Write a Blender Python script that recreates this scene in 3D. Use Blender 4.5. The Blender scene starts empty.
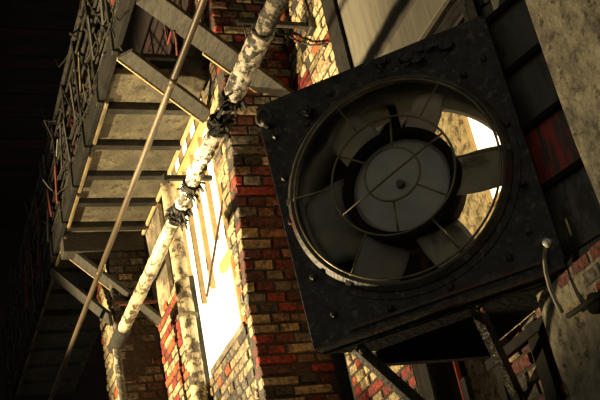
import bpy, bmesh, math, random
from mathutils import Vector, Matrix
random.seed(7)
# ---------------------------------------------------------------- camera, world, light
S = bpy.context.scene
COL = S.collection
F_PX = 1100.0
MX = [(0.9298848547922396, -0.00703189843379079, 0.36778350864663895),
      (-0.3166733747098666, 0.49342130478048984, 0.8100946794903565),
      (-0.18716872222110165, -0.8697620182516225, 0.4565981833395576)]
cam = bpy.data.cameras.new('camera'); co = bpy.data.objects.new('camera', cam); COL.objects.link(co)
cam.sensor_width = 36; cam.lens = F_PX/600*36; cam.clip_start = .05; cam.clip_end = 200
co.matrix_world = Matrix([(r[0], -r[1], -r[2], 0) for r in MX] + [(0, 0, 0, 1)])
S.camera = co
S.view_settings.view_transform = 'Standard'; S.view_settings.look = 'None'
S.view_settings.gamma = 1; S.view_settings.use_curve_mapping = False
S.view_settings.exposure = 0.0
W = bpy.data.worlds.new('world'); S.world = W; W.use_nodes = True
W.node_tree.nodes['Background'].inputs[0].default_value = (.92, .85, .66, 1)
W.node_tree.nodes['Background'].inputs[1].default_value = .14

def lamp(kind, name, loc, target, energy, color, **kw):
    l = bpy.data.lights.new(name, kind); l.energy = energy; l.color = color
    for k, v in kw.items(): setattr(l, k, v)
    o = bpy.data.objects.new(name, l); COL.objects.link(o); o.location = loc
    o.rotation_euler = (Vector(target)-Vector(loc)).to_track_quat('-Z', 'Y').to_euler()
    return o
lamp('SPOT', 'added_daylight_spot', (-5.8, 8.0, -.2), (2.1, 6.35, 3.55), 12500, (1, .78, .42),
     spot_size=math.radians(27), spot_blend=.4, shadow_soft_size=.16)  # added spot standing in for daylight on the wall and walkway
lamp('SPOT', 'added_daylight_spot', (-4.2, 10.7, .4), (2.0, 4.5, 2.55), 7000, (1, .77, .42),
     spot_size=math.radians(20), spot_blend=.5, shadow_soft_size=.12)  # added spot standing in for daylight behind the fan and on the pipe
lamp('SPOT', 'added_daylight_spot', (-3.0, 4.9, -1.0), (2.25, 5.42, 4.35), 2600, (1, .78, .42),
     spot_size=math.radians(15), spot_blend=.5, shadow_soft_size=.1)  # added spot, there only to brighten the upper pier

def ray(px, py):
    v = (px-300, py-200, F_PX)
    return Vector([sum(a*b for a, b in zip(r, v)) for r in MX])
def U(px, py, n, c):                       # where the sight line meets the plane n.p = c
    r = ray(px, py); return r*(c/Vector(n).dot(r))
def Ux(px, py, x): return U(px, py, (1, 0, 0), x)
def Uy(px, py, y): return U(px, py, (0, 1, 0), y)
def Uz(px, py, z): return U(px, py, (0, 0, 1), z)

# ---------------------------------------------------------------- materials
def mat(name, c1, c2=None, scale=8, rough=.7, metal=0, bump=.3, c3=None, stretch=(1, 1, 1), contrast=.15, detail=8, bscale=None, c3s=None, c3t=(.52, .60)):
    m = bpy.data.materials.new(name); m.use_nodes = True; nt = m.node_tree; N = nt.nodes; L = nt.links
    b = N['Principled BSDF']; b.inputs['Roughness'].default_value = rough; b.inputs['Metallic'].default_value = metal
    tc = N.new('ShaderNodeTexCoord'); mp = N.new('ShaderNodeMapping'); mp.inputs['Scale'].default_value = stretch
    L.new(tc.outputs['Object'], mp.inputs[0])
    n = N.new('ShaderNodeTexNoise'); n.inputs['Scale'].default_value = scale; n.inputs['Detail'].default_value = detail; n.inputs['Roughness'].default_value = .65
    L.new(mp.outputs[0], n.inputs[0])
    r = N.new('ShaderNodeValToRGB'); e = r.color_ramp.elements
    e[0].position = .5-contrast; e[1].position = .5+contrast
    e[0].color = (*c1, 1); e[1].color = (*(c2 or c1), 1)
    L.new(n.outputs['Fac'], r.inputs[0]); out = r.outputs[0]
    if c3:
        n2 = N.new('ShaderNodeTexNoise'); n2.inputs['Scale'].default_value = c3s or scale*.35; n2.inputs['Detail'].default_value = 10
        n2.inputs['Roughness'].default_value = .7
        L.new(mp.outputs[0], n2.inputs[0])
        r2 = N.new('ShaderNodeValToRGB'); r2.color_ramp.elements[0].position = c3t[0]; r2.color_ramp.elements[1].position = c3t[1]
        L.new(n2.outputs['Fac'], r2.inputs[0])
        mx = N.new('ShaderNodeMixRGB'); L.new(r2.outputs[0], mx.inputs[0]); L.new(out, mx.inputs[1]); mx.inputs[2].default_value = (*c3, 1)
        out = mx.outputs[0]
    L.new(out, b.inputs['Base Color'])
    if bump:
        nb = N.new('ShaderNodeTexNoise'); nb.inputs['Scale'].default_value = bscale or scale*4; nb.inputs['Detail'].default_value = 6
        L.new(mp.outputs[0], nb.inputs[0])
        bp = N.new('ShaderNodeBump'); bp.inputs['Strength'].default_value = bump; bp.inputs['Distance'].default_value = .01
        L.new(nb.outputs['Fac'], bp.inputs['Height']); L.new(bp.outputs[0], b.inputs['Normal'])
    return m
def brick_mat(name, stops, dirt=(.02, .015, .012), dirt_amt=.55):
    m = bpy.data.materials.new(name); m.use_nodes = True; nt = m.node_tree; N = nt.nodes; L = nt.links
    b = N['Principled BSDF']; b.inputs['Roughness'].default_value = .85
    a = N.new('ShaderNodeAttribute'); a.attribute_name = 'tone'
    r = N.new('ShaderNodeValToRGB'); r.color_ramp.interpolation = 'CONSTANT'
    e = r.color_ramp.elements; e[0].position = 0; e[0].color = (*stops[0][1], 1); e[1].position = stops[1][0]; e[1].color = (*stops[1][1], 1)
    for p, c in stops[2:]:
        q = e.new(p); q.color = (*c, 1)
    L.new(a.outputs['Fac'], r.inputs[0])
    tc = N.new('ShaderNodeTexCoord'); n = N.new('ShaderNodeTexNoise'); n.inputs['Scale'].default_value = 13; n.inputs['Detail'].default_value = 12; n.inputs['Roughness'].default_value = .72
    L.new(tc.outputs['Object'], n.inputs[0])
    r2 = N.new('ShaderNodeValToRGB'); r2.color_ramp.elements[0].position = .42; r2.color_ramp.elements[1].position = .62
    r2.color_ramp.elements[1].color = (dirt_amt,)*3+(1,)
    L.new(n.outputs['Fac'], r2.inputs[0])
    mx = N.new('ShaderNodeMixRGB'); L.new(r2.outputs[0], mx.inputs[0]); L.new(r.outputs[0], mx.inputs[1]); mx.inputs[2].default_value = (*dirt, 1)
    n3 = N.new('ShaderNodeTexNoise'); n3.inputs['Scale'].default_value = 38; n3.inputs['Detail'].default_value = 5
    L.new(tc.outputs['Object'], n3.inputs[0])
    mr = N.new('ShaderNodeMapRange'); mr.inputs[1].default_value = .3; mr.inputs[2].default_value = .7; mr.inputs[3].default_value = .3; mr.inputs[4].default_value = 1.4
    L.new(n3.outputs['Fac'], mr.inputs[0])
    m2 = N.new('ShaderNodeMixRGB'); m2.blend_type = 'MULTIPLY'; m2.inputs[0].default_value = 1
    L.new(mx.outputs[0], m2.inputs[1]); L.new(mr.outputs[0], m2.inputs[2]); L.new(m2.outputs[0], b.inputs['Base Color'])
    bp = N.new('ShaderNodeBump'); bp.inputs['Strength'].default_value = .8; bp.inputs['Distance'].default_value = .02
    L.new(n3.outputs['Fac'], bp.inputs['Height']); L.new(bp.outputs[0], b.inputs['Normal'])
    return m
def emit(name, c, s):
    m = bpy.data.materials.new(name); m.use_nodes = True; b = m.node_tree.nodes['Principled BSDF']
    b.inputs['Base Color'].default_value = (.5, .48, .4, 1); b.inputs['Roughness'].default_value = .3
    b.inputs['Emission Color'].default_value = (*c, 1); b.inputs['Emission Strength'].default_value = s
    return m
RED, DRED, ORG = (.33, .04, .025), (.14, .028, .02), (.55, .12, .035)
BEI, GRY, DGR, YEL = (.50, .38, .22), (.17, .145, .11), (.055, .045, .035), (.62, .47, .24)
M = {}
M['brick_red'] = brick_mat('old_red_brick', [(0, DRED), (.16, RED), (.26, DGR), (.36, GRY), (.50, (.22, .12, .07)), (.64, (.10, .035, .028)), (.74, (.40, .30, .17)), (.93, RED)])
M['brick_pale'] = brick_mat('limewashed_lit_brick', [(0, YEL), (.3, BEI), (.55, (.40, .28, .15)), (.72, GRY), (.84, ORG), (.93, YEL)], dirt_amt=.5)  # limewash, with the yellow of the light mixed into the brick tones
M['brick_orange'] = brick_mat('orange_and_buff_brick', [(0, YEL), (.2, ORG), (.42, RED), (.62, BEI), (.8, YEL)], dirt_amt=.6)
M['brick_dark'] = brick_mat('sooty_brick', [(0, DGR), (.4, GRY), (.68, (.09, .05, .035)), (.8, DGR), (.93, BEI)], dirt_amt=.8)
M['brick_sill'] = brick_mat('weathered_shaded_brick', [(0, (.34, .26, .15)), (.3, GRY), (.5, (.42, .30, .16)), (.66, (.26, .2, .12)), (.8, DGR), (.9, ORG), (.95, (.34, .26, .15))], dirt_amt=.85)  # greyer, dirtier tones that also carry the shade low on the wall
M['mortar'] = mat('old_mortar', (.014, .012, .009), (.055, .045, .032), 14, .95, 0, .6)
M['black_iron'] = mat('black_painted_iron', (.010, .009, .007), (.050, .045, .036), 16, .42, .2, 1, c3=(.13, .118, .09), bscale=45, c3s=26, c3t=(.55, .64))
M['black_flat'] = mat('sooty_iron', (.005, .005, .004), (.015, .013, .011), 9, .9, 0, .4)
M['black_flat'].node_tree.nodes['Principled BSDF'].inputs['Specular IOR Level'].default_value = .2
M['rim'] = mat('worn_steel_rim', (.035, .033, .028), (.11, .10, .078), 14, .5, .2, .5, c3=(.09, .03, .02))
M['wire'] = mat('guard_wire_steel', (.13, .11, .07), (.26, .22, .14), 14, .35, .7, .2)
M['blade'] = mat('dusty_blade_sheet', (.30, .29, .26), (.50, .48, .42), 5, .45, .2, .15, c3=(.12, .11, .09))
M['hub'] = mat('grey_hub_sheet', (.30, .29, .265), (.46, .44, .40), 5, .5, .2, .1)
M['duct'] = mat('sooty_duct', (.008, .007, .006), (.026, .023, .018), 10, .7, .1, .4)
M['lime'] = mat('flaking_white_paint', (.80, .74, .60), (.62, .54, .38), 14, .7, 0, 1, c3=(.05, .038, .022), stretch=(1, .7, 1), bscale=40, c3s=24, c3t=(.49, .53))
M['lime2'] = mat('flaking_cream_paint', (.62, .52, .33), (.34, .26, .15), 12, .7, 0, 1, c3=(.07, .05, .028), stretch=(1, .6, 1), bscale=40, c3s=12, c3t=(.50, .56))
M['bare'] = mat('sooty_pipe_lagging', (.03, .026, .02), (.10, .085, .06), 16, .8, 0, 1, c3=(.42, .36, .25), c3s=11, c3t=(.55, .59))
M['rag'] = mat('black_tar_wrap', (.006, .005, .004), (.03, .025, .018), 20, .8, 0, .8)
M['rod'] = mat('tarnished_brass_pipe', (.045, .033, .02), (.13, .095, .055), 14, .5, .3, .2, stretch=(1, .1, 1))
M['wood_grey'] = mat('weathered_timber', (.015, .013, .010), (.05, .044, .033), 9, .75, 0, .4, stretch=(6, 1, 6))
M['lit_edge'] = mat('lit_timber_edge', (.34, .25, .12), (.5, .39, .2), 20, .6, 0, .3)  # pale tone painting the light caught along edges
M['slab'] = mat('mossy_deck_slab', (.028, .023, .014), (.145, .12, .07), 16, .85, 0, .8, c3=(.045, .038, .025), bscale=55, c3s=4, c3t=(.45, .62))
M['steel_dark'] = mat('dark_steel_joist', (.012, .011, .009), (.04, .035, .026), 8, .55, .4, .3)
M['fascia'] = mat('chipped_ochre_paint', (.20, .145, .065), (.05, .037, .022), 16, .7, 0, .4, c3=(.03, .02, .015), stretch=(1, .3, 1))
M['rust'] = mat('red_rust', (.30, .03, .015), (.09, .02, .012), 12, .7, .2, .4)
M['rusty_bar'] = mat('brown_rusted_bar', (.12, .03, .02), (.05, .03, .02), 12, .7, 0, .4)
M['rail'] = mat('grimy_rail', (.010, .009, .007), (.05, .043, .03), 9, .5, .3, .3)
M['rag_red'] = mat('faded_red_cloth', (.16, .02, .015), (.07, .015, .012), 15, .9, 0, .5)
M['rag_grey'] = mat('grey_weathered_sheet', (.06, .056, .05), (.025, .023, .02), 12, .8, 0, .4)
M['concrete'] = mat('rough_concrete', (.10, .09, .065), (.30, .265, .185), 11, .9, 0, 1.0, c3=(.05, .042, .028), bscale=34, c3s=14, c3t=(.54, .60))
M['concrete_dark'] = mat('darker_rough_concrete', (.05, .046, .034), (.17, .15, .105), 11, .9, 0, 1.0, c3=(.03, .025, .018), bscale=34, c3s=14, c3t=(.54, .60))  # same concrete in darker colours
M['plaster'] = mat('stained_plaster', (.24, .19, .10), (.60, .48, .26), 14, .9, 0, .9, c3=(.12, .09, .045), bscale=50, c3s=22, c3t=(.48, .58))
M['board'] = mat('grey_shutter_board', (.075, .068, .053), (.12, .108, .083), 4, .7, 0, .15, stretch=(1, 6, .6))
M['board_shade'] = mat('shutter_shadow_band', (.045, .038, .032), (.07, .058, .045), 5, .6, 0, .15)  # tone of the shadow band across the board
M['pane'] = mat('dusty_window_glass', (.05, .047, .038), (.13, .12, .095), 5, .4, 0, .2, stretch=(1, 1, .4), c3=(.03, .028, .02), c3s=6)
M['pane_red'] = mat('window_glass_with_red_paint', (.045, .038, .03), (.09, .07, .055), 9, .5, 0, .1, stretch=(3, 3, .3), c3=(.42, .045, .03), c3s=11, c3t=(.48, .56))
M['roof'] = mat('sooty_roof_and_shade', (.006, .004, .003), (.022, .012, .009), 4, .8, 0, .3, c3=(.04, .009, .006), stretch=(.6, 4, 1))
M['ground'] = mat('yard_concrete', (.12, .10, .07), (.22, .19, .14), 2, .9, 0, .4)
M['stone'] = mat('flaking_dark_render', (.06, .05, .035), (.22, .18, .12), 7, .9, 0, .9, c3=(.42, .33, .2))
M['white'] = mat('white_porcelain', (.7, .68, .6), (.85, .82, .75), 10, .3, 0, .1)
M['cable'] = mat('pale_cable', (.22, .2, .15), (.38, .34, .26), 20, .6, 0, .2)
M['glow'] = emit('daylit_window_glass', (1, .86, .55), 2.4)
M['frame_y'] = mat('sunbleached_window_bar', (.42, .28, .10), (.60, .42, .18), 20, .6, 0, .3)

# ---------------------------------------------------------------- helpers
def link(o, parent=None):
    COL.objects.link(o)
    if parent is not None:
        o.parent = parent
        o.matrix_parent_inverse = Matrix.Translation(parent.location).inverted() if False else Matrix.Identity(4)
    return o
def obj(name, bm, m, parent=None, smooth=False, struct=False):
    """bm in world coordinates; a child is moved into its parent's frame"""
    me = bpy.data.meshes.new(name)
    if parent is not None:
        g = parent; off = Vector((0, 0, 0))
        while g is not None: off += g.location; g = g.parent
        bmesh.ops.translate(bm, vec=-off, verts=bm.verts)
    bmesh.ops.recalc_face_normals(bm, faces=bm.faces)
    bm.to_mesh(me); bm.free()
    for mm in (m if isinstance(m, (list, tuple)) else [m]): me.materials.append(M[mm])
    if smooth:
        for p in me.polygons: p.use_smooth = True
    o = bpy.data.objects.new(name, me); COL.objects.link(o)
    if parent is not None: o.parent = parent
    if struct: o['kind'] = 'structure'
    return o
def tag(o, label, cat, group=None):
    o['label'] = label; o['category'] = cat
    if group: o['group'] = group
    return o
def thing(name, label, cat, loc, group=None):
    o = bpy.data.objects.new(name, None); COL.objects.link(o); o.location = loc; o.empty_display_size = .05
    return tag(o, label, cat, group)
def box(bm, lo, hi, bev=0):
    x0, y0, z0 = [min(a, b) for a, b in zip(lo, hi)]; x1, y1, z1 = [max(a, b) for a, b in zip(lo, hi)]
    vs = [bm.verts.new((x, y, z)) for x in (x0, x1) for y in (y0, y1) for z in (z0, z1)]
    fs = [bm.faces.new([vs[i] for i in q]) for q in ((0,1,3,2), (4,6,7,5), (0,4,5,1), (2,3,7,6), (0,2,6,4), (1,5,7,3))]
    if bev: bmesh.ops.bevel(bm, geom=list({e for f in fs for e in f.edges}), offset=bev, segments=1, affect='EDGES')
def beam(bm, a, b, w, h, side=None, bev=0):
    """bar of width w (along side) and height h between a and b"""
    a = Vector(a); b = Vector(b); d = (b-a).normalized()
    s = Vector(side) if side is not None else (d.cross(Vector((0, 0, 1))) if abs(d.z) < .95 else Vector((1, 0, 0)))
    s = (s-d*s.dot(d)).normalized(); t = d.cross(s)
    c = [(-1,-1), (1,-1), (1,1), (-1,1)]
    v0 = [bm.verts.new(a+s*(i*w/2)+t*(j*h/2)) for i, j in c]; v1 = [bm.verts.new(b+s*(i*w/2)+t*(j*h/2)) for i, j in c]
    fs = [bm.faces.new(v0), bm.faces.new(v1[::-1])]+[bm.faces.new((v0[i], v1[i], v1[(i+1)%4], v0[(i+1)%4])) for i in range(4)]
    if bev: bmesh.ops.bevel(bm, geom=list({e for f in fs for e in f.edges}), offset=bev, segments=1, affect='EDGES')
def tube(bm, pts, r, seg=10, jit=0, cap=True, closed=False):
    pts = [Vector(p) for p in pts]; n = len(pts); rings = []
    ref = None
    for i, p in enumerate(pts):
        if closed: d = (pts[(i+1) % n]-pts[i-1]).normalized()
        else: d = (pts[min(i+1, n-1)]-pts[max(i-1, 0)]).normalized()
        if ref is None: ref = Vector((0, 0, 1)) if abs(d.z) < .9 else Vector((1, 0, 0))
        s = (ref-d*ref.dot(d)).normalized(); t = d.cross(s); ref = s
        rr = r[i] if isinstance(r, (list, tuple)) else r
        rings.append([bm.verts.new(p+(s*math.cos(k*2*math.pi/seg)+t*math.sin(k*2*math.pi/seg))*rr*(1+random.uniform(-jit, jit))) for k in range(seg)])
    for i in range(n if closed else n-1):
        a, b = rings[i], rings[(i+1) % n]
        for k in range(seg): bm.faces.new((a[k], a[(k+1)%seg], b[(k+1)%seg], b[k]))
    if cap and not closed: bm.faces.new(rings[0][::-1]); bm.faces.new(rings[-1])
def poly(bm, pts, vec):
    """prism: polygon pushed along vec"""
    a = [bm.verts.new(Vector(p)) for p in pts]; b = [bm.verts.new(Vector(p)+Vector(vec)) for p in pts]
    bm.faces.new(a[::-1]); bm.faces.new(b); n = len(a)
    for i in range(n): bm.faces.new((a[i], a[(i+1)%n], b[(i+1)%n], b[i]))
def rough(bm, amt, cuts=6):
    for _ in range(1):
        bmesh.ops.subdivide_edges(bm, edges=bm.edges, cuts=cuts, use_grid_fill=True)
    for v in bm.verts: v.co += Vector([random.uniform(-amt, amt) for _ in range(3)])

def bricks(name, O, u, nrm, ulen, z0, z1, m, L=.125, H=.066, seed=1, jag0=0, jag1=0, skip=None, depth=.10, missing=.0, bond=True, backing=True, gap=.014):
    """brick skin: O + s*u + t*z ; faces out along nrm; face attribute 'tone' one value per brick"""
    rnd = random.Random(seed); O = Vector(O); u = Vector(u).normalized(); nrm = Vector(nrm).normalized(); z = Vector((0, 0, 1))
    vs, fs, tone = [], [], []
    j = 0; t = z0
    while t < z1:
        s = -(L/2 if j % 2 else 0)
        a0 = jag0*rnd.uniform(-1, 1); a1 = ulen+jag1*rnd.uniform(-1, 1)
        while s < a1:
            l = L*(2 if (bond and rnd.random() < .2) else 1)*rnd.uniform(.93, 1.06)
            b0 = max(s, a0); b1 = min(s+l, a1); s += l
            if b1-b0 < .03: continue
            if skip and skip((b0+b1)/2, t+H/2): continue
            if rnd.random() < missing: continue
            g = gap; d = rnd.uniform(-.007, .006); tn = rnd.random(); c = .006
            P = lambda a, b, w: O+u*(a+rnd.uniform(-.003, .003))+z*(b+rnd.uniform(-.003, .003))+nrm*(w)
            x0, x1, y0, y1 = b0+g/2, b1-g/2, t+g/2, t+H-g/2
            k = len(vs)
            vs += [P(x0, y0, -depth), P(x1, y0, -depth), P(x1, y1, -depth), P(x0, y1, -depth),
                   P(x0, y0, d-c), P(x1, y0, d-c), P(x1, y1, d-c), P(x0, y1, d-c),
                   P(x0+c, y0+c, d), P(x1-c, y0+c, d), P(x1-c, y1-c, d), P(x0+c, y1-c, d)]
            q = [(0,3,2,1)]+[(i, (i+1)%4, 4+(i+1)%4, 4+i) for i in range(4)]+[(4+i, 4+(i+1)%4, 8+(i+1)%4, 8+i) for i in range(4)]+[(8,9,10,11)]
            fs += [tuple(k+i for i in f) for f in q]; tone += [tn]*len(q)
        t += H; j += 1
    me = bpy.data.meshes.new(name); me.from_pydata(vs, [], fs); me.update()
    at = me.attributes.new('tone', 'FLOAT', 'FACE'); at.data.foreach_set('value', tone)
    me.materials.append(M[m]); o = bpy.data.objects.new(name, me); COL.objects.link(o); o['kind'] = 'structure'
    return o
def wallbox(name, lo, hi, m='mortar', rgh=0, cuts=5):
    bm = bmesh.new(); box(bm, lo, hi)
    if rgh: rough(bm, rgh, cuts)
    return obj(name, bm, m, struct=True)

GZ = -1.6; TOP = 6.5
XW, XR, YF = 2.12, 2.60, 5.57
# ---------------------------------------------------------------- ground, roof, far wall
wallbox('floor', (-8, -2, GZ-.2), (3.6, 12.4, GZ), 'ground')
bm = bmesh.new()
for i in range(46):
    y = 2.4+i*.21; box(bm, (-1.2, y, TOP+random.uniform(0, .015)), (3.6, y+.195, TOP+.06))
for i in range(5): box(bm, (-1.2+i*1.1, 2.4, TOP-.14), (-1.1+i*1.1, 12, TOP-.002))
obj('ceiling', bm, 'roof', struct=True)
wallbox('wall_end', (-.4, 12, GZ), (3.6, 12.3, TOP), 'roof')
# ---------------------------------------------------------------- outer wall with the tall window
ZS, ZT = 2.42, 4.1
YN = 5.86                                                   # near jamb of the tall window
Y2 = 7.81                                                   # second pier
def core(lo, hi): return wallbox('wall_right', lo, hi, 'mortar')
core((XW+.008, YF+.008, GZ), (XR+.4, Y2, ZS-.02))                     # below the sill
wallbox('wall_right', (XW+.008, YF+.012, ZS-.02), (XR+.4, YN-.02, 4.0), 'mortar', .0005, 8)
wallbox('wall_right', (XW+.008, YF+.012, 4.0), (XR+.4, YN-.02, TOP), 'mortar')
core((XW+.008, 7.0, ZS-.02), (XR+.4, Y2, 3.32))
core((XW+.03, 7.32, 3.32), (XR+.4, Y2, TOP))
wallbox('wall_right', (XW+.03, YN+.02, 4.32), (XR+.4, 7.32, TOP), 'roof')  # near-black colour stands for the shade above the walkway
bricks('wall_right', (XW, YF+.105, 0), (0, 1, 0), (-1, 0, 0), Y2-YF-.11, 1.5, ZS, 'brick_sill', seed=3)
bricks('wall_right', (XW, YF+.105, 0), (0, 1, 0), (-1, 0, 0), YN-YF-.105, ZS+.004, 5.6, 'brick_pale', seed=4, jag1=.035)
bricks('wall_right', (XW, 7.0, 0), (0, 1, 0), (-1, 0, 0), Y2-7.0, ZS+.004, 3.3, 'brick_orange', seed=5)
wallbox('wall_right', (XW, 7.32, 3.32), (XW+.03, Y2, 4.1), 'stone')
# near face of the pier, seen from the yard
bricks('wall_front', (XW, YF, 0), (1, 0, 0), (0, -1, 0), XR-XW, 1.2, 5.6, 'brick_red', seed=12)
def lean(o, y_end=YN-.02):
    for v in o.data.vertices:                               # the old pier leans towards the yard
        w = min(1, max(0, (y_end-v.co.y)/(y_end-YF-.06)))
        v.co.y += -.21*(min(4.0, max(2.5, v.co.z))-3.25)*w
for o in list(COL.objects):
    if o.type == 'MESH' and o.name.split('.')[0] in ('wall_right', 'wall_front') and o.data.vertices and min(v.co.y for v in o.data.vertices) < YF+.2 :
        if max(v.co.y for v in o.data.vertices) < YN+.12: lean(o)
        else: lean(o, 6.6)
# ledge bricks sticking out of the pier
bm = bmesh.new(); box(bm, (XW-.035, YN-.1, 4.30), (XW+.1, YN+.13, 4.52), .01); rough(bm, .004, 3)
obj('trim_1', bm, 'stone', struct=True)
# recessed wall
core((XR+.008, 4.62, GZ), (XR+.5, YF+.02, TOP))
bricks('wall_recess', (XR, 4.70, 0), (0, 1, 0), (-1, 0, 0), .47, 2.3, 5.7, 'brick_pale', seed=23, jag1=.06)
bricks('wall_recess', (XR, 5.19, 0), (0, 1, 0), (-1, 0, 0), YF-5.19, 2.3, 5.7, 'brick_orange', seed=24, jag0=.06)
bricks('wall_recess', (XR, 4.70, 0), (0, 1, 0), (-1, 0, 0), YF-4.70, .9, 2.3, 'brick_orange', seed=22)
# dark post
pa = Ux(322, 10, XR); pb = Ux(352, 60, XR)
bm = bmesh.new(); box(bm, (XR-.05, 4.56, GZ), (XR+.06, 4.72, TOP), .008); rough(bm, .003, 4)
obj('trim_2', bm, 'black_flat', struct=True)
# plastered wall behind the fan and what is below it
zb = Ux(437, 18, XR-.01).z
YP = 3.40
XQ = XR+.18
wallbox('wall_plaster', (XQ, YP-.2, 1.3), (XQ+.14, 4.60, 3.05), 'plaster', .006, 6)
wallbox('wall_gap_shade', (XR+.10, 3.32, 3.02), (XR+.34, 4.60, zb+.02), 'roof')  # dark box put in the gap for its shade
core((XR+.35, YP-.3, GZ), (XR+.6, 4.62, TOP))
bricks('wall_lower', (XR, YP+.12, 0), (0, 1, 0), (-1, 0, 0), .52, .4, 1.5, 'brick_red', seed=31)
core((XR+.01, YP+.1, GZ), (XR+.35, 4.02, 1.5))
# ---------------------------------------------------------------- concrete pilaster, plinth and rubble band
bm = bmesh.new(); box(bm, (2.5, 1.3, GZ), (3.0, 2.93, TOP)); rough(bm, .006, 22)
obj('trim_3', bm, 'concrete_dark', struct=True)
bm = bmesh.new(); box(bm, (2.5, 2.90, GZ), (2.95, 3.47, 1.50)); rough(bm, .006, 12)
obj('trim_4', bm, 'concrete', struct=True)
bricks('wall_lower', (2.494, 2.70, 0), (0, 1, 0), (-1, 0, 0), .62, 1.315, 1.49, 'brick_red', seed=35, jag1=.06, missing=.12)
# ---------------------------------------------------------------- second pier
core((1.80, Y2+.008, GZ), (XW+.4, 8.35, 3.94))
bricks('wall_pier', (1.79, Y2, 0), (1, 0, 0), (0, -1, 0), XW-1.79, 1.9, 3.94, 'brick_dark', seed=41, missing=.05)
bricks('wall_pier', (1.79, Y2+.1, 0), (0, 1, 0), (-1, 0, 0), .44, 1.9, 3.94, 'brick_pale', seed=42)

# ---------------------------------------------------------------- tall window
def window(name, label_parts): pass
win = bpy.data.objects.new('window_1', None); COL.objects.link(win); win.location = (XW+.09, YN, ZS); win['kind'] = 'structure'
bm = bmesh.new(); box(bm, (XW+.10, YN-.02, ZS-.02), (XW+.11, 7.02, 4.34)); box(bm, (XW+.10, 7.02, 3.32), (XW+.11, 7.32, 4.34))
obj('pane', bm, 'glow', win)
bm = bmesh.new()
for y in (6.06, 6.30, 6.54, 6.78, 7.02, 7.24):
    z0 = {6.06: ZS, 6.30: 3.25}.get(y, 3.0)
    box(bm, (XW+.06, y-.011, z0), (XW+.095, y+.011, 4.34))
for z in (3.02,):
    box(bm, (XW+.055, YN, z-.03), (XW+.095, 6.28, z+.03))
box(bm, (XW+.055, YN-.01, 4.06), (XW+.095, 7.3, 4.12))
obj('glazing_bar', bm, 'frame_y', win)
bm = bmesh.new(); beam(bm, (XW+.05, 6.62, 2.98), (XW+.05, YN+.02, 3.42), .013, .012); obj('stay_bar', bm, 'rusty_bar', win)
bm = bmesh.new(); box(bm, (XW-.012, YN-.03, ZS-.012), (XW+.1, 6.62, ZS+.03)); rough(bm, .004, 5)
obj('window_sill', bm, 'stone', win)
# flaking downpipe at the window's far side
bm = bmesh.new(); n = 40
tube(bm, [(XW-.066, 6.76, GZ+(3.95-GZ)*i/n) for i in range(n+1)], [.055*random.uniform(.93, 1.07) for i in range(n+1)], 14, .05)
dp = obj('downpipe', bm, 'lime2', smooth=True)
tag(dp, 'upright cream downpipe with flaking paint at the far side of the bright window', 'pipe')
for z in (2.9, 3.6):
    bm = bmesh.new(); tube(bm, [(XW-.066+.064*math.cos(a), 6.76+.064*math.sin(a), z) for a in [i*math.pi/12 for i in range(24)]], .012, 6, closed=True)
    obj('pipe_collar', bm, 'stone', dp)

# ---------------------------------------------------------------- raised walkway
ZD = 4.1; XO = 1.45
wk = thing('raised_walkway', 'overhead walkway with slab deck and cluttered iron railing along the wall', 'walkway', (XO, 8, ZD))
rows = [(76, 104), (113, 140.5), (147, 171), (176, 198), (204, 222), (226, 238)]
for a, b in rows:
    y0 = Uz(130, a, ZD).y; y1 = Uz(130, b, ZD).y
    bm = bmesh.new(); box(bm, (XO+.02, y0, ZD+random.uniform(0, .012)), (XW-.02 if y0 > 5.5 else XW-.02, y1, ZD+.07), .006)
    obj('deck_slab', bm, 'slab', wk)
    bm = bmesh.new(); box(bm, (XO+.02, y1+.012, ZD-.035), (XW-.02, y1+.07, ZD+.1)); obj('joist', bm, 'steel_dark', wk)
yb = Uz(105, 246, ZD-.08).y
bm = bmesh.new(); box(bm, (XO, yb-.07, ZD-.16), (XW-.01, yb+.07, ZD+.02), .004); obj('cross_beam', bm, 'wood_grey', wk)
y = yb+.22
while y < 11.6:
    bm = bmesh.new(); box(bm, (XO+.02, y, ZD+random.uniform(0, .02)), (XW-.02, y+.34, ZD+.07), .006); obj('deck_slab', bm, 'slab', wk); y += .44
bm = bmesh.new(); box(bm, (XO, Uz(130, 76, ZD).y-.02, ZD+.14), (XW-.02, 11.9, ZD+.17)); obj('deck_board', bm, 'steel_dark', wk)
bm = bmesh.new(); box(bm, (XO-.03, 3.6, ZD-.03), (XO+.01, 11.9, ZD+.14), .004); obj('edge_beam', bm, 'black_flat', wk)
yy_ = 5.9
while yy_ < 11.5:
    bm = bmesh.new(); box(bm, (XO+.012, yy_, ZD-.045), (XO+.035, yy_+.5, ZD-.004), .004); obj('edge_strip', bm, 'fascia', wk); yy_ += random.uniform(.52, .75)
bm = bmesh.new(); box(bm, (XW-.03, YN+.05, ZD-.03), (XW-.01, Y2, ZD+.0), .003); obj('lit_wall_line', bm, 'lit_edge', wk)  # pale tone paints the lit line along the wall
for z, r in ((4.28, .012), (4.36, .008), (4.44, .016), (4.62, .010), (4.70, .014), (4.86, .010), (4.98, .02)):
    bm = bmesh.new(); n = 12
    tube(bm, [(XO-.02+random.uniform(-.006, .006), 3.4+8.4*i/n, z+random.uniform(-.005, .005)) for i in range(n+1)], r, 8)
    obj('rail', bm, 'rail' if r < .015 else 'steel_dark', wk)
y = 3.7; k = 0
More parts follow.
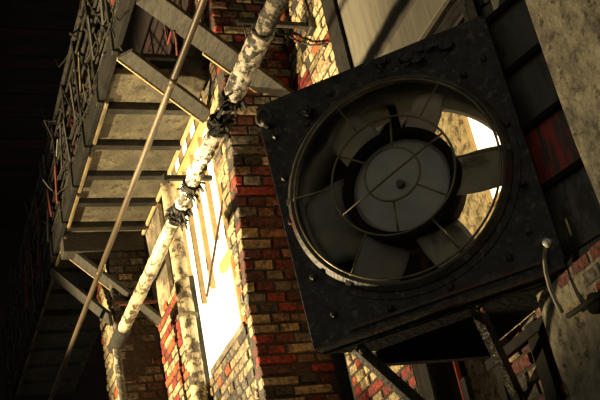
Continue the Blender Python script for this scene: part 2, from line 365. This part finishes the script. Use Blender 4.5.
while y < 11.8:
    bm = bmesh.new(); box(bm, (XO-.045, y-.02, ZD-.05), (XO-.01, y+.02, 5.0), .003); obj('post', bm, 'steel_dark', wk)
    bm = bmesh.new(); beam(bm, (XO-.03, y, 4.14), (XO-.03, y+.55 if k % 2 else y-.0, 4.95 if k % 2 else 4.2), .02, .012); 
    if k % 2: obj('brace', bm, 'rail', wk)
    else: bm.free()
    y += .55; k += 1
rr = random.Random(5); y = 3.9
while y < 11.4:                                           # cloths and sheets hung in the railing
    l = rr.uniform(.12, .42); z0 = rr.uniform(4.2, 4.5); h = rr.uniform(.2, .45)
    bm = bmesh.new(); nn = 8; a = []; b = []
    for i in range(nn+1):
        x = XO+.015+.015*math.sin(i*2.1+y)
        a.append(bm.verts.new((x, y+l*i/nn, z0+rr.uniform(0, .05)))); b.append(bm.verts.new((x+.01, y+l*i/nn, z0+h)))
    for i in range(nn): bm.faces.new((a[i], a[i+1], b[i+1], b[i]))
    bmesh.ops.solidify(bm, geom=bm.faces[:], thickness=.006)
    obj('hung_sheet', bm, rr.choice(['rag_red', 'rag_grey', 'rag_grey', 'fascia']), wk)
    y += l+rr.uniform(.02, .25)

bm = bmesh.new()                                            # tangle of wire and twine in the railing
for i in range(230):
    p = Vector((XO-.03+rr.uniform(-.05, .05), rr.uniform(3.8, 11.5), rr.uniform(4.12, 5.0)))
    q = p+Vector((rr.uniform(-.07, .07), rr.uniform(-.3, .3), rr.uniform(-.28, .28))); mm = (p+q)/2+Vector((rr.uniform(-.04, .04), rr.uniform(-.05, .05), rr.uniform(-.06, .02)))
    tube(bm, [p, (p+mm)/2+Vector((0, 0, -.01)), mm, q], rr.uniform(.003, .008), 5)
o = obj('wire_tangle', bm, 'rail', wk); o['kind'] = 'stuff'
y = 4.2
while y < 10:                                             # short boards tied to the railing
    bm = bmesh.new(); z0 = rr.uniform(4.15, 4.5); beam(bm, (XO-.055, y, z0), (XO-.05, y+rr.uniform(-.1, .12), z0+rr.uniform(.25, .5)), rr.uniform(.03, .07), .012, (0, 1, 0))
    obj('tied_board', bm, rr.choice(['rag_grey', 'fascia', 'wood_grey', 'rag_grey', 'rag_red']), wk); y += rr.uniform(.18, .4)

# ---------------------------------------------------------------- timber struts
def strut(name, a, b, w, label, edge=True, t=.022, e0=0):
    a = Vector(a); b = Vector(b); d = (b-a).normalized(); v = ((a+b)/2).normalized()
    wd = d.cross(Vector((0, 1, 0)).cross(d)).normalized()
    s = Vector((0, 1, 0)); s = (s-d*s.dot(d)).normalized()         # its broad face is turned to the ground and the wall
    th = thing(name, label, 'strut', a, 'timber struts under the walkway')
    bm = bmesh.new(); beam(bm, a-s*(w/2), b-s*(w/2), w, t, s, .002); obj('plank', bm, 'wood_grey', th)
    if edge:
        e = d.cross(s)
        bm = bmesh.new(); beam(bm, a+(b-a)*e0+s*.005, b+s*.005, .010, t*1.6, s); obj('edge_strip', bm, 'lit_edge', th)  # pale strip painting the lit lower edge of the plank
    return th
dn = Vector((0, 0, -.0))
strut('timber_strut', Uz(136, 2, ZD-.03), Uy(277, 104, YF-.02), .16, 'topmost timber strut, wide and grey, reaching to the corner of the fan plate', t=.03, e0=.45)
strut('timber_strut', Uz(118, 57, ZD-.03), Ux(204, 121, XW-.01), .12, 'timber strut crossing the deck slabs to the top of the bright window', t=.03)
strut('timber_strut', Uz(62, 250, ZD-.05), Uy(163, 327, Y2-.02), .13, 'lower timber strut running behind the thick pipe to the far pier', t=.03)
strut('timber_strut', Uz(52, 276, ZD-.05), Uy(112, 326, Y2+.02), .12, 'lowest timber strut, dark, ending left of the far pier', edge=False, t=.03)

# ---------------------------------------------------------------- flaking insulated pipe
PX = 1.68
def pp(px, py): return Ux(px, py, PX)
c0 = pp(277, -6); c1 = pp(111, 343)
d = Vector((0, 1, 0)); PZ = (pp(255, 50).z+pp(185, 200).z+pp(140, 290).z)/3
def onpipe(py):                       # y on the pipe axis for a picture row
    best = min((abs(proj_row(PX, yy/100, PZ)-py), yy/100) for yy in range(250, 900)); return best[1]
def proj_row(x, y, z):
    q = [MX[0][i]*x+MX[1][i]*y+MX[2][i]*z for i in range(3)]; return 200+F_PX*q[1]/q[2]
ip = thing('insulated_pipe', 'thick overhead pipe with flaking white paint running along the wall', 'pipe', (PX, onpipe(100), PZ))
def seg(name, r0, r1, r, m, jit=.05, n=26, sm=True, lump=.0):
    y0, y1 = onpipe(r0), onpipe(r1); bm = bmesh.new()
    tube(bm, [(PX, y0+(y1-y0)*i/n, PZ) for i in range(n+1)], [r*(1+random.uniform(-lump, lump)) for i in range(n+1)], 16, jit)
    return obj(name, bm, m, ip, smooth=sm)
y_start = 3.2
bm = bmesh.new(); tube(bm, [(PX, y_start+(onpipe(38)-y_start)*i/14, PZ) for i in range(15)], .045, 16, .06); obj('bare_pipe', bm, 'bare', ip, True)
seg('insulation', 30, 94, .052, 'lime', .06, 30, lump=.05)
seg('inner_pipe', 92, 345, .030, 'steel_dark', .02, 30)
seg('insulation', 128, 186, .040, 'lime', .13, 30, lump=.14)
seg('insulation', 189, 205, .038, 'lime', .13, 8, lump=.14)
seg('insulation', 217, 330, .042, 'lime2', .05, 40, lump=.04)
seg('end_cap', 328, 348, .052, 'rag', .06, 6)
def wrap(row, r, ln, nrag=14, parent=ip):
    yy = onpipe(row); bm = bmesh.new()
    tube(bm, [(PX, yy-ln/2+ln*i/6, PZ) for i in range(7)], [r*random.uniform(.8, 1.15) for _ in range(7)], 12, .15)
    for _ in range(nrag):                                   # torn strips hanging off
        a = random.uniform(0, 6.28); p = Vector((PX+math.cos(a)*r*.8, yy+random.uniform(-ln/2, ln/2), PZ+math.sin(a)*r*.8))
        q = p+Vector((math.cos(a)*.03, random.uniform(-.03, .03), math.sin(a)*.03-random.uniform(.0, .05)))
        beam(bm, p, q, random.uniform(.012, .03), .004, (0, 1, 0))
    obj('tar_wrap', bm, 'rag', parent)
for row, r, ln in ((99, .050, .10), (110, .034, .14), (124, .055, .12), (187, .045, .10), (210, .046, .09), (217, .05, .05)): wrap(row, r, ln)
ye = onpipe(345)
bm = bmesh.new(); tube(bm, [(PX, ye-.08, PZ), (PX, ye-.03, PZ-.01), (PX, ye-.01, PZ-.06), (PX, ye-.01, PZ-.2), (PX, ye-.01, GZ)], .03, 12); obj('drop_pipe', bm, 'bare', ip, True)
# hanger bars from the wall
def hanger(name, row, x0, zoff, label, m='steel_dark', yy=None, x1=XW+.02, r=.012):
    yy = onpipe(row) if yy is None else yy
    t = thing(name, label, 'pipe hanger', (x1, yy, PZ+zoff))
    bm = bmesh.new(); box(bm, (x0, yy-r, PZ+zoff-r), (x1, yy+r, PZ+zoff+r), .003); obj('bar', bm, m, t)
    bm = bmesh.new(); box(bm, (x0-.012, yy-.02, PZ+zoff-.03), (x0+.012, yy+.02, PZ+zoff+.03), .004); obj('end_plate', bm, 'steel_dark', t)
    return t
h1 = Uy(165, 178, 6.02)
hanger('pipe_hanger', 172, h1.x, h1.z-PZ, 'dark iron bar across the upper part of the bright window', yy=6.02, r=.016)
h2 = Uy(113, 304, 7.70)
hanger('pipe_hanger', 0, h2.x, h2.z-PZ, 'rusty iron bar in front of the far pier below the struts', 'rusty_bar', 7.70, XW+.02, .014)
a = Uy(237, 22, 5.0); b = Uy(318, 22, 5.0)
t = thing('iron_bracket', 'grey iron arm standing out level from the sunlit brick above the fan', 'bracket', (XR, 5.0, a.z))
bm = bmesh.new(); box(bm, (a.x, 4.985, a.z-.018), (XR+.02, 5.015, a.z+.018), .004); obj('arm', bm, 'wood_grey', t)
bm = bmesh.new(); box(bm, (XR-.03, 4.95, a.z-.045), (XR+.01, 5.05, a.z+.045), .006); obj('wall_plate', bm, 'steel_dark', t)
bm = bmesh.new(); tube(bm, [(a.x+.04, 5, a.z-.01), (a.x+.05, 5.02, a.z-.16), (a.x+.10, 5.04, a.z-.3)], .006, 6); obj('hanging_wire', bm, 'wood_grey', t)
w = [Ux(*p, XR-.03) for p in ((270, 25), (284, 33), (298, 41), (310, 45), (327, 44))]
bm = bmesh.new(); tube(bm, w, .007, 6); tag(obj('black_cable', bm, 'rag', smooth=True), 'thin black cable drooping over the sunlit brick below the iron arm', 'cable')
w = [Uz(*p, ZD-.1) for p in ((168, 44), (171, 32), (174, 30), (176, 40), (177, 55))]
bm = bmesh.new(); tube(bm, [w[0]+Vector((0, 0, .3))]+w, .006, 6); tag(obj('red_wire', bm, 'rag_red', smooth=True), 'loop of red wire hanging from the dark end of the walkway', 'wire')

# long thin pipe
ya, yb2 = Uz(203, 0, 3.32).y-.6, 11.9
pxr = (Uz(203, 0, 3.32).x+Uz(120, 220, 3.32).x)/2
bm = bmesh.new(); tube(bm, [(pxr, ya+(yb2-ya)*i/20, 3.32) for i in range(21)], .0185, 14)
rp = obj('conduit_pipe', bm, 'rod', smooth=True); tag(rp, 'long thin brown pipe crossing in front of the walkway deck', 'pipe')
for yy in (4.6, 6.9, 9.1):
    bm = bmesh.new(); tube(bm, [(pxr, yy-.03, 3.32), (pxr, yy+.03, 3.32)], .023, 14); obj('coupling', bm, 'rod', rp, True)

# ---------------------------------------------------------------- the fan
r_ = Vector((.738606, -.674138, 0)); n_ = Vector((-.674138, -.738606, 0)); z_ = Vector((0, 0, 1))
CF = -4.094
FC = U(398, 181, n_, CF)
def P(u, v, w=0): return FC+r_*u+z_*v+n_*w
fan = thing('exhaust_fan', 'big round exhaust fan with wire guard set in a black iron plate', 'fan', P(0, -.605, 0))
RI = .485
# plate with round hole
def plate_hole(bm, hu, hv, R, w0, w1, n=96, cu=0, cv=0, vt=None):
    def sq(a):
        c, s = math.cos(a), math.sin(a); k = min(hu/abs(c) if abs(c) > 1e-6 else 9, hv/abs(s) if abs(s) > 1e-6 else 9); return c*k+(.04*(1-s*k/hv)/2 if c < 0 and abs(c*k) > hu*.99 or (c < 0 and s < 0) else 0)*min(1, abs(c*k)/hu), s*k
    corner = [math.atan2(sv*hv, su*hu) % (2*math.pi) for su in (1, -1) for sv in (1, -1)]
    an = sorted([i*2*math.pi/n for i in range(n)]+corner); out = {}
    for w in (w0, w1):
        out[w] = ([bm.verts.new(P(R*math.cos(a), R*math.sin(a), w)) for a in an], [bm.verts.new(P(*sq(a), w)) for a in an])
    N_ = len(an)
    for i in range(N_):
        j = (i+1) % N_
        (a0, b0), (a1, b1) = out[w0], out[w1]
        bm.faces.new((a0[i], a0[j], b0[j], b0[i])); bm.faces.new((a1[i], b1[i], b1[j], a1[j]))
        bm.faces.new((a0[i], a1[i], a1[j], a0[j])); bm.faces.new((b0[i], b0[j], b1[j], b1[i]))
bm = bmesh.new(); plate_hole(bm, .55, .605, RI, -.012, .012); mp_ = obj('mounting_plate', bm, 'black_iron', fan)
def ring(bm, prof, n=96):
    """lathe a closed (radius, w) profile about the fan axis"""
    rs = [[bm.verts.new(P(r*math.cos(2*math.pi*i/n), r*math.sin(2*math.pi*i/n), w)) for r, w in prof] for i in range(n)]
    m_ = len(prof)
    for i in range(n):
        for k in range(m_): bm.faces.new((rs[i][k], rs[(i+1)%n][k], rs[(i+1)%n][(k+1)%m_], rs[i][(k+1)%m_]))
bm = bmesh.new(); ring(bm, [(.468, -.30), (.476, -.30), (.476, .03), (.468, .03)]); obj('duct', bm, 'duct', fan, True)
bm = bmesh.new(); ring(bm, [(.462, .036), (.466, .050), (.478, .052), (.498, .030), (.500, .010), (.462, .010)]); obj('rim', bm, 'rim', fan)
bm = bmesh.new(); ring(bm, [(.50, .012), (.50, .02), (.528, .018), (.528, .012)]); obj('flange', bm, 'black_iron', fan)
# edge angles round the plate
for a, b, m in (((-.51, -.605), (.55, -.605), 'rim'), ((-.55, .605), (.55, .605), 'black_iron'), ((-.51, -.605), (-.55, .605), 'black_iron'), ((.55, -.605), (.55, .605), 'black_iron')):
    bm = bmesh.new(); beam(bm, P(*a, -.012), P(*b, -.012), .012 if m == 'rim' else .02, .05, z_ if a[1] == b[1] else r_, .002); obj('edge_angle', bm, m, fan)
bm = bmesh.new(); beam(bm, P(-.35, -.575, .02), P(.5, -.562, .02), .016, .012, z_, .002); obj('bottom_strip', bm, 'rim', fan)
# wear patches riveted on the plate, bolts, hooks
for u, v in ((-.49, .20), (-.50, -.02), (-.455, -.30), (-.40, -.49), (-.20, .53), (.06, .56), (.34, .53), (.50, .40), (.51, .06), (.50, -.22), (.36, -.50), (.10, -.54), (-.16, -.545), (-.33, .42), (.40, .36), (.46, -.42), (-.49, .42)):
    bm = bmesh.new(); tube(bm, [P(u, v, .01), P(u, v, .026), P(u, v, .034)], [.015, .015, .008], 6); obj('bolt', bm, 'rim' if random.random() < .4 else 'black_iron', mp_)
for u, v in ((-.515, .50),):
    bm = bmesh.new(); tube(bm, [P(u+.032*math.cos(a), v+.04*math.sin(a)+.02, .05) for a in [i*math.pi/9 for i in range(18)]], .009, 8, closed=True)
    beam(bm, P(u, v-.01, .012), P(u, v-.01, .07), .03, .02, r_); obj('lifting_eye', bm, 'rim', fan, True)
bm = bmesh.new(); tube(bm, [P(-.31, .47, .012), P(-.31, .47, .06)], .028, 8); tube(bm, [P(-.31, .47, .06), P(-.31, .47, .075)], .018, 8); obj('bolt', bm, 'black_iron', fan)
# torn sheet scraps hanging on the upper right of the plate
rr = random.Random(11)
for i in range(16):
    u = rr.uniform(.0, .40); v = rr.uniform(.50, .585); s = rr.uniform(.015, .04)
    bm = bmesh.new(); poly(bm, [P(u+s*math.cos(a)*rr.uniform(.5, 1.2), v+s*math.sin(a)*rr.uniform(.4, .9), .012) for a in [k*math.pi*2/7 for k in range(7)]], n_*rr.uniform(.008, .03)+r_*rr.uniform(-.01, .01))
    obj('plate_scrap', bm, 'black_iron', mp_)
# hub, motor and blades
bm = bmesh.new(); ring(bm, [(.222, -.02), (.262, -.02), (.262, -.15), (.222, -.15)], 72); obj('hub_ring', bm, 'black_flat', fan, True)
bm = bmesh.new(); ring(bm, [(.0005, -.045), (.05, -.044), (.205, -.055), (.224, -.062), (.224, -.12), (.0005, -.12)], 72); hp_ = obj('hub_plate', bm, 'hub', fan)
bm = bmesh.new(); ring(bm, [(.0005, -.02), (.016, -.02), (.02, -.046), (.0005, -.046)], 24); obj('hub_cap', bm, 'rim', hp_)
def blade(a0, w=36):
    bm = bmesh.new(); nr, na = 8, 8; fr = []
    for i in range(nr+1):
        R = .255+(.452-.255)*i/nr
        tw = math.radians(30-10*i/nr); wd = math.radians(w)*(1.3-.62*i/nr)
        row = []
        for j in range(na+1):
            s = j/na-.5; a = a0+s*wd; dep = -.09-math.sin(tw)*s*wd*R*1.1+.014*math.cos(s*3.1)
            row.append(bm.verts.new(P(R*math.cos(a), R*math.sin(a), dep)))
        fr.append(row)
    for i in range(nr):
        for j in range(na): bm.faces.new((fr[i][j], fr[i][j+1], fr[i+1][j+1], fr[i+1][j]))
    bmesh.ops.solidify(bm, geom=bm.faces[:], thickness=.004)
    return obj('blade', bm, 'blade', fan, True)
for a, w in ((-7, 42), (61, 32), (118, 34), (189, 52), (238, 32), (291, 33)): blade(math.radians(a), w)
bm = bmesh.new(); A_ = [math.radians(108+150*i/40) for i in range(41)]
q0 = [bm.verts.new(P(.235*math.cos(a), .235*math.sin(a), -.29)) for a in A_]; q1 = [bm.verts.new(P(.468*math.cos(a), .468*math.sin(a), -.29)) for a in A_]
for i in range(40): bm.faces.new((q0[i], q0[i+1], q1[i+1], q1[i]))
bmesh.ops.solidify(bm, geom=bm.faces[:], thickness=.005); obj('rear_shade_screen', bm, 'duct', fan)  # added dark sheet that puts shade in the left blade gaps
# carrier beam behind the blades
bm = bmesh.new(); beam(bm, P(.02, -.20, -.20), P(.02, -.47, -.20), .035, .03, r_); obj('carrier_beam', bm, 'black_flat', fan)
bm = bmesh.new(); beam(bm, P(.02, .20, -.20), P(.02, .47, -.20), .035, .03, r_); obj('carrier_beam', bm, 'black_flat', fan)
# wire guard
G = []
def gring(R, w, r): 
    bm = bmesh.new(); tube(bm, [P(R*math.cos(i*math.pi/48), R*math.sin(i*math.pi/48), w) for i in range(96)], r, 8, closed=True); return obj('guard_ring' if G else 'wire_guard', bm, 'wire', G[0] if G else fan, True)
G.append(gring(.455, .055, .0055)); gring(.272, .075, .0055); gring(.122, .080, .005)
def gw(R0, a0, R1, a1, w0, w1, r=.0048):
    a0, a1 = math.radians(a0), math.radians(a1)
    bm = bmesh.new(); tube(bm, [P(R0*math.cos(a0), R0*math.sin(a0), w0), P((R0*math.cos(a0)+R1*math.cos(a1))/2, (R0*math.sin(a0)+R1*math.sin(a1))/2, (w0+w1)/2+.004), P(R1*math.cos(a1), R1*math.sin(a1), w1)], r, 8)
    obj('guard_wire', bm, 'wire', G[0], True)
gw(.272, 202, .272, 22, .075, .075)
for a in (138, 76, -44, -100): gw(.122, a, .272, a+2, .080, .075)
for a, b in ((112, 112), (50, 50), (-6, -6), (-66, -66), (232, 232), (172, 172)): gw(.272, a, .462, b, .075, .052)
for a in (112, 50, -6, -66, 232, 172):
    c = math.radians(a); bm = bmesh.new(); beam(bm, P(.455*math.cos(c), .455*math.sin(c), .05), P(.50*math.cos(c), .50*math.sin(c), .035), .028, .012, z_*math.cos(c)-r_*math.sin(c)); obj('guard_clip', bm, 'rim', G[0])
# shelf under the plate
zsf = FC.z-.585
L_ = P(-.50, 0, -.04); R_ = P(.55, 0, -.04)
sh = thing('fan_shelf', 'black three-cornered iron shelf carrying the fan plate', 'shelf', (L_.x, L_.y, zsf-.03))
bm = bmesh.new(); poly(bm, [(L_.x, L_.y, zsf-.032), (R_.x, R_.y, zsf-.032), (XR-.005, R_.y+.05, zsf-.032), (XR-.005, L_.y+.02, zsf-.032)], (0, 0, .02)); obj('shelf_plate', bm, 'black_flat', sh)
bm = bmesh.new(); box(bm, (L_.x+.24, L_.y, zsf-.09), (XR-.002, L_.y+.045, zsf-.033), .004); obj('rear_beam', bm, 'black_flat', sh)
bm = bmesh.new(); beam(bm, P(-.50, -.612, -.05), P(.54, -.612, -.05), .02, .02, z_); obj('front_angle', bm, 'black_iron', sh)
zz = zsf-.05
def fbr(a, b, label, w, m):
    t = thing('shelf_bracket', label, 'bracket', b, 'iron brackets under the fan shelf')
    bm = bmesh.new(); beam(bm, a, b, w, .014, (0, 1, 0), .002); obj('bar', bm, m, t)
    bm = bmesh.new(); e = (Vector(b)-Vector(a)).normalized().cross(Vector((0, 1, 0))).normalized()
    s = Vector((0, 1, 0)); beam(bm, Vector(a)+e*.02-s*(w/2), Vector(b)+e*.02-s*(w/2), .008, .035, s, .001); obj('flange', bm, 'black_iron', t)
    bm = bmesh.new(); tube(bm, [Vector(a)+Vector((.02, -w/2-.004, -.02)), Vector(a)+Vector((.02, -w/2-.02, -.02))], .012, 6); obj('bolt', bm, 'rim', t)
p1 = U(352, 344, n_, CF-.06); p1.z = zz
fbr(p1, (XR-.005, p1.y+.06, .70), 'slanting black iron bracket under the left end of the fan shelf', .045, 'rim')
p2 = U(474, 308, n_, CF-.04); p2.z = zz
e2 = Ux(518, 402, XR-.02)
fbr(p2, e2, 'steep iron bracket under the middle of the fan shelf', .045, 'black_iron')

# ---------------------------------------------------------------- window right of the fan (slanting bay)
wd = Vector((.262, -.965, 0)); wn = Vector((-.965, -.262, 0))
wo = Vector((2.555, 3.33, 0)); wc = wn.dot(wo)
def Wp(px, py): 
    p = U(px, py, wn, wc); return (p-wo).dot(wd), p.z
bay = bpy.data.objects.new('window_2', None); COL.objects.link(bay); bay.location = wo+Vector((0, 0, 1.55)); bay['kind'] = 'structure'
def wq(s, z, d=0): return wo+wd*s+wn*d+z_*z
zm = [1.57]+[Wp(*p)[1] for p in ((547, 188), (528, 130), (508, 75))]; zm.append(zm[-1]+(zm[-1]-zm[-2])); zm.append(zm[-1]+.3)
for i in range(5):
    bm = bmesh.new(); poly(bm, [wq(.02, zm[i]), wq(.62, zm[i]), wq(.62, zm[i+1]), wq(.02, zm[i+1])], -wn*.006)
    obj('pane', bm, 'pane_red' if i == 1 else 'pane', bay)
for z in zm:
    bm = bmesh.new(); beam(bm, wq(0, z, .012), wq(.64, z, .012), .028, .03, z_, .003); obj('glazing_bar', bm, 'black_flat', bay)
for s, w in ((.005, .05), (.62, .04)):
    bm = bmesh.new(); beam(bm, wq(s, 1.50, .012), wq(s, zm[-1], .012), w, .045, wd, .003); obj('window_frame', bm, 'black_flat', bay)
bm = bmesh.new(); beam(bm, wq(-.05, 1.50, .0), wq(-.05, zm[-1]+.3, .0), .03, .03, wd, .003); obj('window_frame', bm, 'steel_dark', bay)
bm = bmesh.new(); beam(bm, wq(-.04, 1.53, .03), wq(.64, 1.53, .03), .05, .08, z_, .006); obj('window_sill', bm, 'black_flat', bay)
wallbox('wall_bay', (2.80, 2.9, 1.5), (3.2, 3.5, TOP), 'roof')
# lit window seen through the fan
g1 = Ux(497, 207, XQ)
lw = bpy.data.objects.new('window_3', None); COL.objects.link(lw); lw.location = (XQ-.02, g1.y, g1.z); lw['kind'] = 'structure'
yl = Ux(477, 135, XQ).y; zt = Ux(480, 84, XQ).z; zl = Ux(499, 203, XQ).z
bm = bmesh.new(); box(bm, (XQ-.022, YP-.12, zl), (XQ-.014, yl, zt)); obj('pane', bm, 'glow', lw)
bm = bmesh.new()
for z in (zl, zt): box(bm, (XQ-.04, YP-.12, z-.012), (XQ-.008, yl+.012, z+.012))
box(bm, (XQ-.04, yl, zl), (XQ-.008, yl+.02, zt)); obj('window_frame', bm, 'frame_y', lw)

# ---------------------------------------------------------------- shutter board above the fan
yb0 = 4.58
bd = obj_bd = thing('shutter_board', 'large grey sheet board on the wall above the fan', 'board', (XR-.02, 4.0, zb))
bm = bmesh.new(); box(bm, (XR-.03, 2.6, zb), (XR, yb0, TOP-.2), .003); obj('sheet', bm, 'board', bd)
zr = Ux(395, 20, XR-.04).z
bm = bmesh.new(); box(bm, (XR-.036, 2.6, zr-.045), (XR-.031, yb0, zr+.045), .001); obj('shadow_band', bm, 'board_shade', bd)  # thin dark strip in place of a shadow across the board
core((XR+.006, 2.5, zb+.02), (XR+.5, 4.62, TOP))
# dark gap beneath the board with old pipes and wires in it
pr = random.Random(9)
for i, (dx, dz, r, lab) in enumerate(((.02, -.08, .014, 'upper dark pipe in the gap beneath the shutter board'), (.06, -.16, .02, 'middle dark pipe, thicker, in the gap beneath the shutter board'), (.03, -.25, .011, 'lowest dark pipe, thinnest, in the gap beneath the shutter board'))):
    bm = bmesh.new(); tube(bm, [(XR-dx, 2.95+1.62*k/8, zb+dz+pr.uniform(-.01, .01)) for k in range(9)], r, 8)
    tag(obj('wall_pipe', bm, 'black_flat', smooth=True), lab, 'pipe', 'dark pipes above the fan')

# ---------------------------------------------------------------- below the fan
a = Ux(437, 335, XR-.01); b = Ux(452, 399, XR-.01)
bm = bmesh.new(); tube(bm, [(XR+.05, a.y, 1.9), (XR+.05, a.y, GZ)], .012, 8)
tag(obj('rusty_pipe', bm, 'rust', smooth=True), 'thin upright rusty pipe in the dark opening below the fan', 'pipe')
for px, lab, w in ((455, 'dark upright iron bar right of the thin rusty pipe', .05), (492, 'dark upright iron bar behind the steep bracket', .05), (538, 'wide dark iron bar against the concrete plinth', .09)):
    q = Ux(px, 350, XR-.03)
    bm = bmesh.new(); box(bm, (XR-.035, q.y-w/2, GZ), (XR-.005, q.y+w/2, 1.47), .004)
    tag(obj('iron_upright', bm, 'black_flat'), lab, 'bar', 'iron uprights below the fan')
q = Ux(515, 345, XR-.03)
bm = bmesh.new(); box(bm, (XR-.05, 3.5, q.z-.025), (XR-.036, 4.05, q.z+.02), .004)
tag(obj('iron_crossbar', bm, 'black_flat'), 'level black iron bar across the red bricks below the fan', 'bar')
# lamp holder with cable
a = Ux(547, 243, 2.44)
lp = thing('cable_insulator', 'small white insulator with a pale cable at the corner of the fan plate', 'insulator', a)
bm = bmesh.new(); tube(bm, [a+Vector((-.0, .02, .0)), a+Vector((0, .008, .004)), a, a+Vector((0, -.02, -.002))], [.006, .017, .02, .008], 12); obj('cap', bm, 'white', lp, True)
bm = bmesh.new(); w = [Ux(*p, 2.44) for p in ((546, 246), (544, 256), (546, 272), (550, 288), (556, 302), (562, 312))]; tube(bm, w, .0085, 8); obj('cable', bm, 'cable', lp, True)
a = Ux(568, 316, 2.46); b = Ux(604, 292, 2.46)
bm = bmesh.new(); tube(bm, [a, b], .012, 8); tag(obj('plinth_rod', bm, 'rag', smooth=True), 'dark iron rod lying against the top of the concrete plinth', 'rod')
a = Ux(597, 303, 2.48)
bm = bmesh.new(); tube(bm, [a+Vector((.05, 0, 0)), a+Vector((-.02, 0, 0))], .04, 16); tag(obj('pipe_stub', bm, 'black_flat'), 'short black pipe stub in the wall below the right window', 'pipe')
